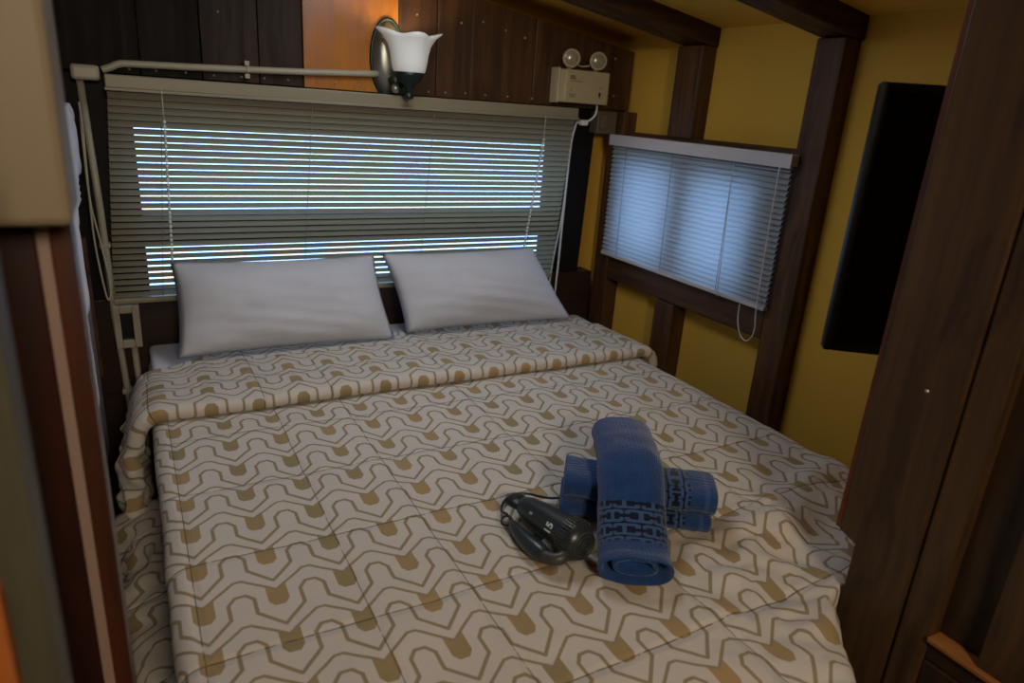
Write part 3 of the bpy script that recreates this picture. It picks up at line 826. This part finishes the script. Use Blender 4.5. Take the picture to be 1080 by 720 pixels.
# ------------------------------------------------------------------ left side things
lw = thing('wardrobe', 'reddish brown wardrobe end with a pale edging strip at the left edge of the picture', 'wardrobe', (-.25, .71, 0))
bm = bmesh.new(); bx(bm, -.60, -.0705, .685, .735, 0, 1.214, .002); obj('dark_panel', bm, MAT['left_dark'], lw)
bm = bmesh.new(); bx(bm, -.0700, -.0605, .680, .735, 0, 1.214, .001); obj('edging', bm, MAT['strip'], lw)['label'] = 'pale edging strip'
bm = bmesh.new(); bx(bm, -.0602, -.0445, .684, .735, 0, 1.214, .001); obj('side_board', bm, MAT['left_red'], lw)
bm = bmesh.new(); bx(bm, -.46, -.037, .60, .70, 1.2145, 1.90, .006)
o = obj('wall_cabinet', bm, MAT['white_box'], None); tag(o, 'cream box-like cupboard above the reddish wardrobe, upper left corner', 'cabinet')
dj = thing('door_frame', 'blurred grey-brown door frame in the near lower left corner', 'door frame', (-.15, .42, 0))
bm = bmesh.new(); bx(bm, -.40, -.0620, .40, .44, 0, 1.30, .002); obj('jamb', bm, MAT['jamb'], dj)
bm = bmesh.new(); bx(bm, -.40, -.0795, .385, .3995, 0, 1.06, .002); obj('edge_strip', bm, MAT['orange'], dj)['label'] = 'orange wooden edge strip'

# curtain on the left wall
pts = [(1.262, 1.90), (1.20, 1.95), (1.11, 1.93), (1.05, 1.76), (.92, 1.64), (.80, 1.55), (.70, 1.47)]
def ymax(z):
    if z >= pts[0][0]: return pts[0][1]
    for (za, ya), (zb, yb) in zip(pts, pts[1:]):
        if zb <= z <= za: t = (za - z) / (za - zb); return ya + (yb - ya) * t
    return pts[-1][1]
bm = bmesh.new(); g = []
for j in range(41):
    z = 1.262 - (1.262 - .70) * j / 40; ym = ymax(z); row = []
    for i in range(61):
        y = .80 + (ym - .80) * i / 60
        row.append(bm.verts.new((-.098 + .007 * math.sin(y * 38 + z * 3) + .004 * math.sin(y * 90 + z * 9), y, z)))
    g.append(row)
for j in range(40):
    for i in range(60): bm.faces.new((g[j][i], g[j][i + 1], g[j + 1][i + 1], g[j + 1][i])).smooth = True
o = obj('curtain', bm, MAT['curtain'], None, True); tag(o, 'white cloth curtain hanging at the left side of the bed, slanting hem', 'curtain')
m = o.modifiers.new('thickness', 'SOLIDIFY'); m.thickness = .0015
bm = bmesh.new(); bx(bm, XL, -.112, 1.50, 2.04, .34, .80, .002)
trim(bm, MAT['pale_board'], 'pale grey board on the left side low beside the bed')
bm = bmesh.new(); bx(bm, XL, -.104, 2.045, 2.07, .55, .93, .002)
trim(bm, MAT['rail'], 'brown upright batten on the left side beside the grey conduit')

# ------------------------------------------------------------------ conduit, sockets, cables
cdt = thing('conduit', 'grey plastic conduit running along the planks above the long blind and down its left side', 'pipe', (0, 2.07, 1.35))
bm = bmesh.new(); tube(bm, smooth_path([(-.025, 2.072, 1.338), (-.005, 2.072, 1.346), (.012, 2.072, 1.354), (.04, 2.072, 1.357), (.2, 2.073, 1.362), (.45, 2.074, 1.372), (.672, 2.075, 1.384)], 6), .0088, 12); obj('pipe', bm, MAT['pvc'], cdt)
bm = bmesh.new(); tube(bm, [(-.075, 2.095, 1.312), (-.066, 2.098, 1.0), (-.062, 2.10, .70), (-.05, 2.105, .40), (-.045, 2.105, .2)], .0088, 12); obj('pipe', bm, MAT['pvc'], cdt)
bm = bmesh.new(); bx(bm, -.092, -.030, 2.062, 2.105, 1.312, 1.348, .008, sh=0); obj('junction_box', bm, MAT['pvc'], cdt)
for x, z in ((.312, 1.366),):
    bm = bmesh.new(); tube(bm, [(x, 2.074 + .0115 * math.cos(a), z + .0115 * math.sin(a)) for a in [2 * math.pi * i / 16 for i in range(16)]], .0022, 6, True)
    bx(bm, x - .006, x + .006, 2.066, 2.089, z + .010, z + .022, .001); bx(bm, x - .006, x + .006, 2.066, 2.089, z - .022, z - .010, .001)
    obj('clamp', bm, MAT['pvc'], cdt)
for z, x in ((.90, -.065), (.48, -.053)):
    bm = bmesh.new(); bx(bm, x - .013, x + .013, 2.090, 2.122, z - .006, z + .006, .002); obj('clamp', bm, MAT['pvc'], cdt)
so = thing('wall_socket', 'beige surface-mounted wall socket with a dark face, left of the bed head', 'socket', (-.035, 2.11, .67))
bm = bmesh.new(); 
for a in ((-.066, -.050, .612, .734), (-.020, -.002, .612, .734), (-.050, -.020, .612, .634), (-.050, -.020, .712, .734)): bx(bm, a[0], a[1], 2.088, 2.125, a[2], a[3], .002)
obj('frame', bm, MAT['pvc'], so)
bm = bmesh.new(); bx(bm, -.050, -.022, 2.102, 2.125, .634, .716, .001); obj('face_plate', bm, MAT['black_plastic'], so)
bm = bmesh.new(); tube(bm, [(-.024, 2.112, .620), (-.020, 2.112, .42), (-.02, 2.112, .2)], .0085, 12); obj('pipe', bm, MAT['pvc'], so)
bm = bmesh.new()
tube(bm, smooth_path([(-.080, 2.02, 1.262), (-.079, 2.02, 1.20), (-.083, 2.02, 1.06), (-.084, 2.02, .92), (-.074, 2.02, .790), (-.066, 2.02, .776), (-.062, 2.02, .82), (-.072, 2.02, .93), (-.083, 2.02, 1.03), (-.082, 2.02, 1.18), (-.080, 2.03, 1.25)]), .0024, 8)
o = obj('cable', bm, MAT['pvc'], None, True); tag(o, 'looped pale cable hanging left of the long blind beside the conduit', 'cable')

el = thing('emergency_light', 'ivory twin-head emergency light on the dark planks at upper right of the long blind', 'emergency light', (1.36, 2.06, 1.39))
bm = bmesh.new(); prism(bm, [(1.284, 2.022), (1.455, 2.022), (1.462, 2.030), (1.462, 2.088), (1.270, 2.088), (1.270, 2.050)], 'z', 1.346, 1.448, .004); obj('housing', bm, MAT['cream'], el)
bm = bmesh.new(); bx(bm, 1.2655, 1.2725, 2.040, 2.088, 1.343, 1.452, .002); obj('end_cap', bm, MAT['cream_side'], el)
for x in (1.312, 1.418):
    bm = bmesh.new()
    fd = Vector((-.35, -.92, -.02)).normalized(); c = Vector((x, 2.045, 1.482))
    lathe(bm, [(0, -.030), (.014, -.028), (.024, -.018), (.029, -.004), (.0295, .004), (.027, .007), (.023, .006)], c, fd, 28)
    tube(bm, [(x, 2.055, 1.446), (x, 2.052, 1.466)], .008, 10)
    h = obj('lamp_head', bm, MAT['cream'], el, True)
    bm = bmesh.new(); lathe(bm, [(.0232, .0062), (.021, .007), (.012, .009), (0, .0098)], c, fd, 24)
    obj('lens', bm, MAT['lens'], h, True)
bm = bmesh.new(); tube(bm, smooth_path([(1.335, 2.06, 1.475), (1.36, 2.062, 1.462), (1.395, 2.06, 1.466)]), .003, 7); obj('lead', bm, MAT['cream_side'], el)
def plate_text(body, size, x, z, y=2.0215):
    t = text_mesh(body, size, True)
    for v in t.verts: v.co = Vector((x + v.co.x, y - v.co.z, z + v.co.y))
    return t
bm = plate_text('EEL', .016, 1.312, 1.424)
obj('lettering', bm, MAT['ink'], el)
bm = bmesh.new()
for (x0, x1, z) in ((1.302, 1.348, 1.413),): bx(bm, x0, x1, 2.0212, 2.0222, z - .0009, z + .0009)
for (x, z, r) in (): lathe(bm, [(r, 0), (r * .6, .001), (0, .0012)], (x, 2.0222, z), (0, -1, 0), 10)
obj('panel_print', bm, MAT['ink'], el)
for (x0, x1, z) in ((1.297, 1.325, 1.371), (1.300, 1.322, 1.365)):
    bm = bmesh.new(); bx(bm, x0, x1, 2.0212, 2.0222, z - .0009, z + .0009); obj('panel_print', bm, MAT['ink'], el)
for (x, z, r) in ((1.307, 1.386, .003), (1.423, 1.398, .003)):
    bm = bmesh.new(); lathe(bm, [(r, 0), (r * .6, .001), (0, .0012)], (x, 2.0222, z), (0, -1, 0), 10); obj('indicator', bm, MAT['ink'], el)
bm = bmesh.new(); lathe(bm, [(.0042, 0), (.0038, .004), (0, .005)], (1.420, 2.0222, 1.380), (0, -1, 0), 12); bx(bm, 1.4175, 1.4225, 2.019, 2.023, 1.368, 1.377, .001); obj('test_button', bm, MAT['black_plastic'], el)
sk = thing('power_socket', 'grey-brown socket box under the emergency light at the corner post', 'socket', (1.50, 2.10, 1.29))
bm = bmesh.new(); bx(bm, 1.462, 1.545, 2.075, 2.125, 1.252, 1.328, .004); obj('housing', bm, MAT['grey_box'], sk)
bm = bmesh.new(); bx(bm, 1.47, 1.50, 2.068, 2.078, 1.268, 1.315, .002); obj('face_plate', bm, MAT['grey_box'], sk)
pc = thing('power_cable', 'white cable with plug running from the emergency light down beside the corner post', 'cable', (1.40, 2.06, 1.28))
bm = bmesh.new(); tube(bm, smooth_path([(1.438, 2.055, 1.348), (1.437, 2.052, 1.328), (1.428, 2.05, 1.308), (1.410, 2.05, 1.294), (1.392, 2.05, 1.288)]), .0036, 8); obj('lead', bm, MAT['white_cable'], pc)
bm = bmesh.new(); bx(bm, 1.372, 1.404, 2.042, 2.062, 1.276, 1.294, .006); tube(bm, [(1.378, 2.052, 1.285), (1.360, 2.052, 1.286)], [.006, .0035], 10); obj('plug', bm, MAT['white_cable'], pc)
bm = bmesh.new(); tube(bm, smooth_path([(1.362, 2.054, 1.288), (1.360, 2.058, 1.272), (1.360, 2.075, 1.20), (1.364, 2.09, .95), (1.362, 2.09, .80), (1.358, 2.09, .66)]), .0033, 8); obj('cord', bm, MAT['white_cable'], pc)
bm = bmesh.new(); tube(bm, smooth_path([(1.362, 2.082, 1.10), (1.358, 2.09, .95), (1.344, 2.10, .80), (1.334, 2.10, .66)]), .0028, 8); obj('cord', bm, MAT['white_cable'], pc)

# ------------------------------------------------------------------ wall sconce
sc = thing('wall_sconce', 'wall lamp with a white tulip glass shade on an oval plate above the long blind', 'wall lamp', (.72, 2.08, 1.42))
bm = bmesh.new(); lathe(bm, [(.0, .030), (.025, .028), (.040, .018), (.046, .006), (.047, .0)], (.705, 2.088, 1.430), (0, -1, 0), 36, 1.0, 2.15, side=(1, 0, 0)); obj('back_plate', bm, MAT['sconce_dome'], sc, True)
bm = bmesh.new(); tube(bm, [(.705 + .049 * math.cos(a), 2.086, 1.430 + .104 * math.sin(a)) for a in [2 * math.pi * i / 40 for i in range(40)]], .005, 8, True); obj('plate_rim', bm, MAT['sconce_metal'], sc, True)
C_ = Vector((.738, 1.995, 1.385))
bm = bmesh.new()
tube(bm, smooth_path([(.705, 2.065, 1.375), (.712, 2.045, 1.352), (.724, 2.02, 1.342), (.734, 2.0, 1.350), tuple(C_ + Vector((0, 0, -.02)))]), .008, 10)
lathe(bm, [(0, .0), (.012, .004), (.015, .010), (.012, .018), (.009, .022)], (.738, 1.995, 1.318), (0, 0, 1), 16)
obj('arm', bm, MAT['sconce_metal'], sc, True)
bm = bmesh.new(); lathe(bm, [(.008, -.052), (.012, -.040), (.016, -.026), (.030, -.016), (.040, -.004), (.043, .008), (.041, .009), (.036, -.002), (0, -.006)], C_, (0, 0, 1), 28); obj('shade_holder', bm, MAT['sconce_metal'], sc, True)
bm = bmesh.new(); lathe(bm, [(.009, 0), (.012, .006), (.012, .018), (.008, .024), (0, .024)], (.712, 2.035, 1.352), (-.3, -.8, -.4), 14); obj('switch_knob', bm, MAT['sconce_dome'], sc, True)
bm = bmesh.new(); seg = 64
prof_s = [(.037, .0), (.046, .012), (.050, .030), (.053, .055), (.058, .078), (.067, .096), (.077, .108)]
rings = []
for i, (r, h) in enumerate(prof_s):
    t = i / (len(prof_s) - 1); fl_ = t ** 3
    rings.append([bm.verts.new(C_ + Vector(((r * (1 + fl_ * (.15 * math.cos(4 * a) + .11 * math.cos(2 * a))) * math.cos(a)), (r * (1 + fl_ * (.15 * math.cos(4 * a) + .11 * math.cos(2 * a))) * math.sin(a)), h + fl_ * (.004 * math.cos(4 * a) + .004 * math.cos(2 * a))))) for a in [2 * math.pi * k / seg for k in range(seg)]])
for A, B in zip(rings, rings[1:]):
    for k in range(seg): bm.faces.new((A[k], A[(k + 1) % seg], B[(k + 1) % seg], B[k])).smooth = True
bm.faces.new(rings[0])
o = obj('lamp_shade', bm, MAT['shade'], sc, True); m = o.modifiers.new('thickness', 'SOLIDIFY'); m.thickness = .003
l = bpy.data.lights.new('bulb', 'POINT'); l.energy = 0.9; l.color = (1, .78, .5); l.shadow_soft_size = .02
lo = bpy.data.objects.new('bulb', l); COL.objects.link(lo); lo.location = C_ + Vector((0, 0, .07)); lo.parent = sc; lo.matrix_parent_inverse = Matrix.Translation(-sc.location)
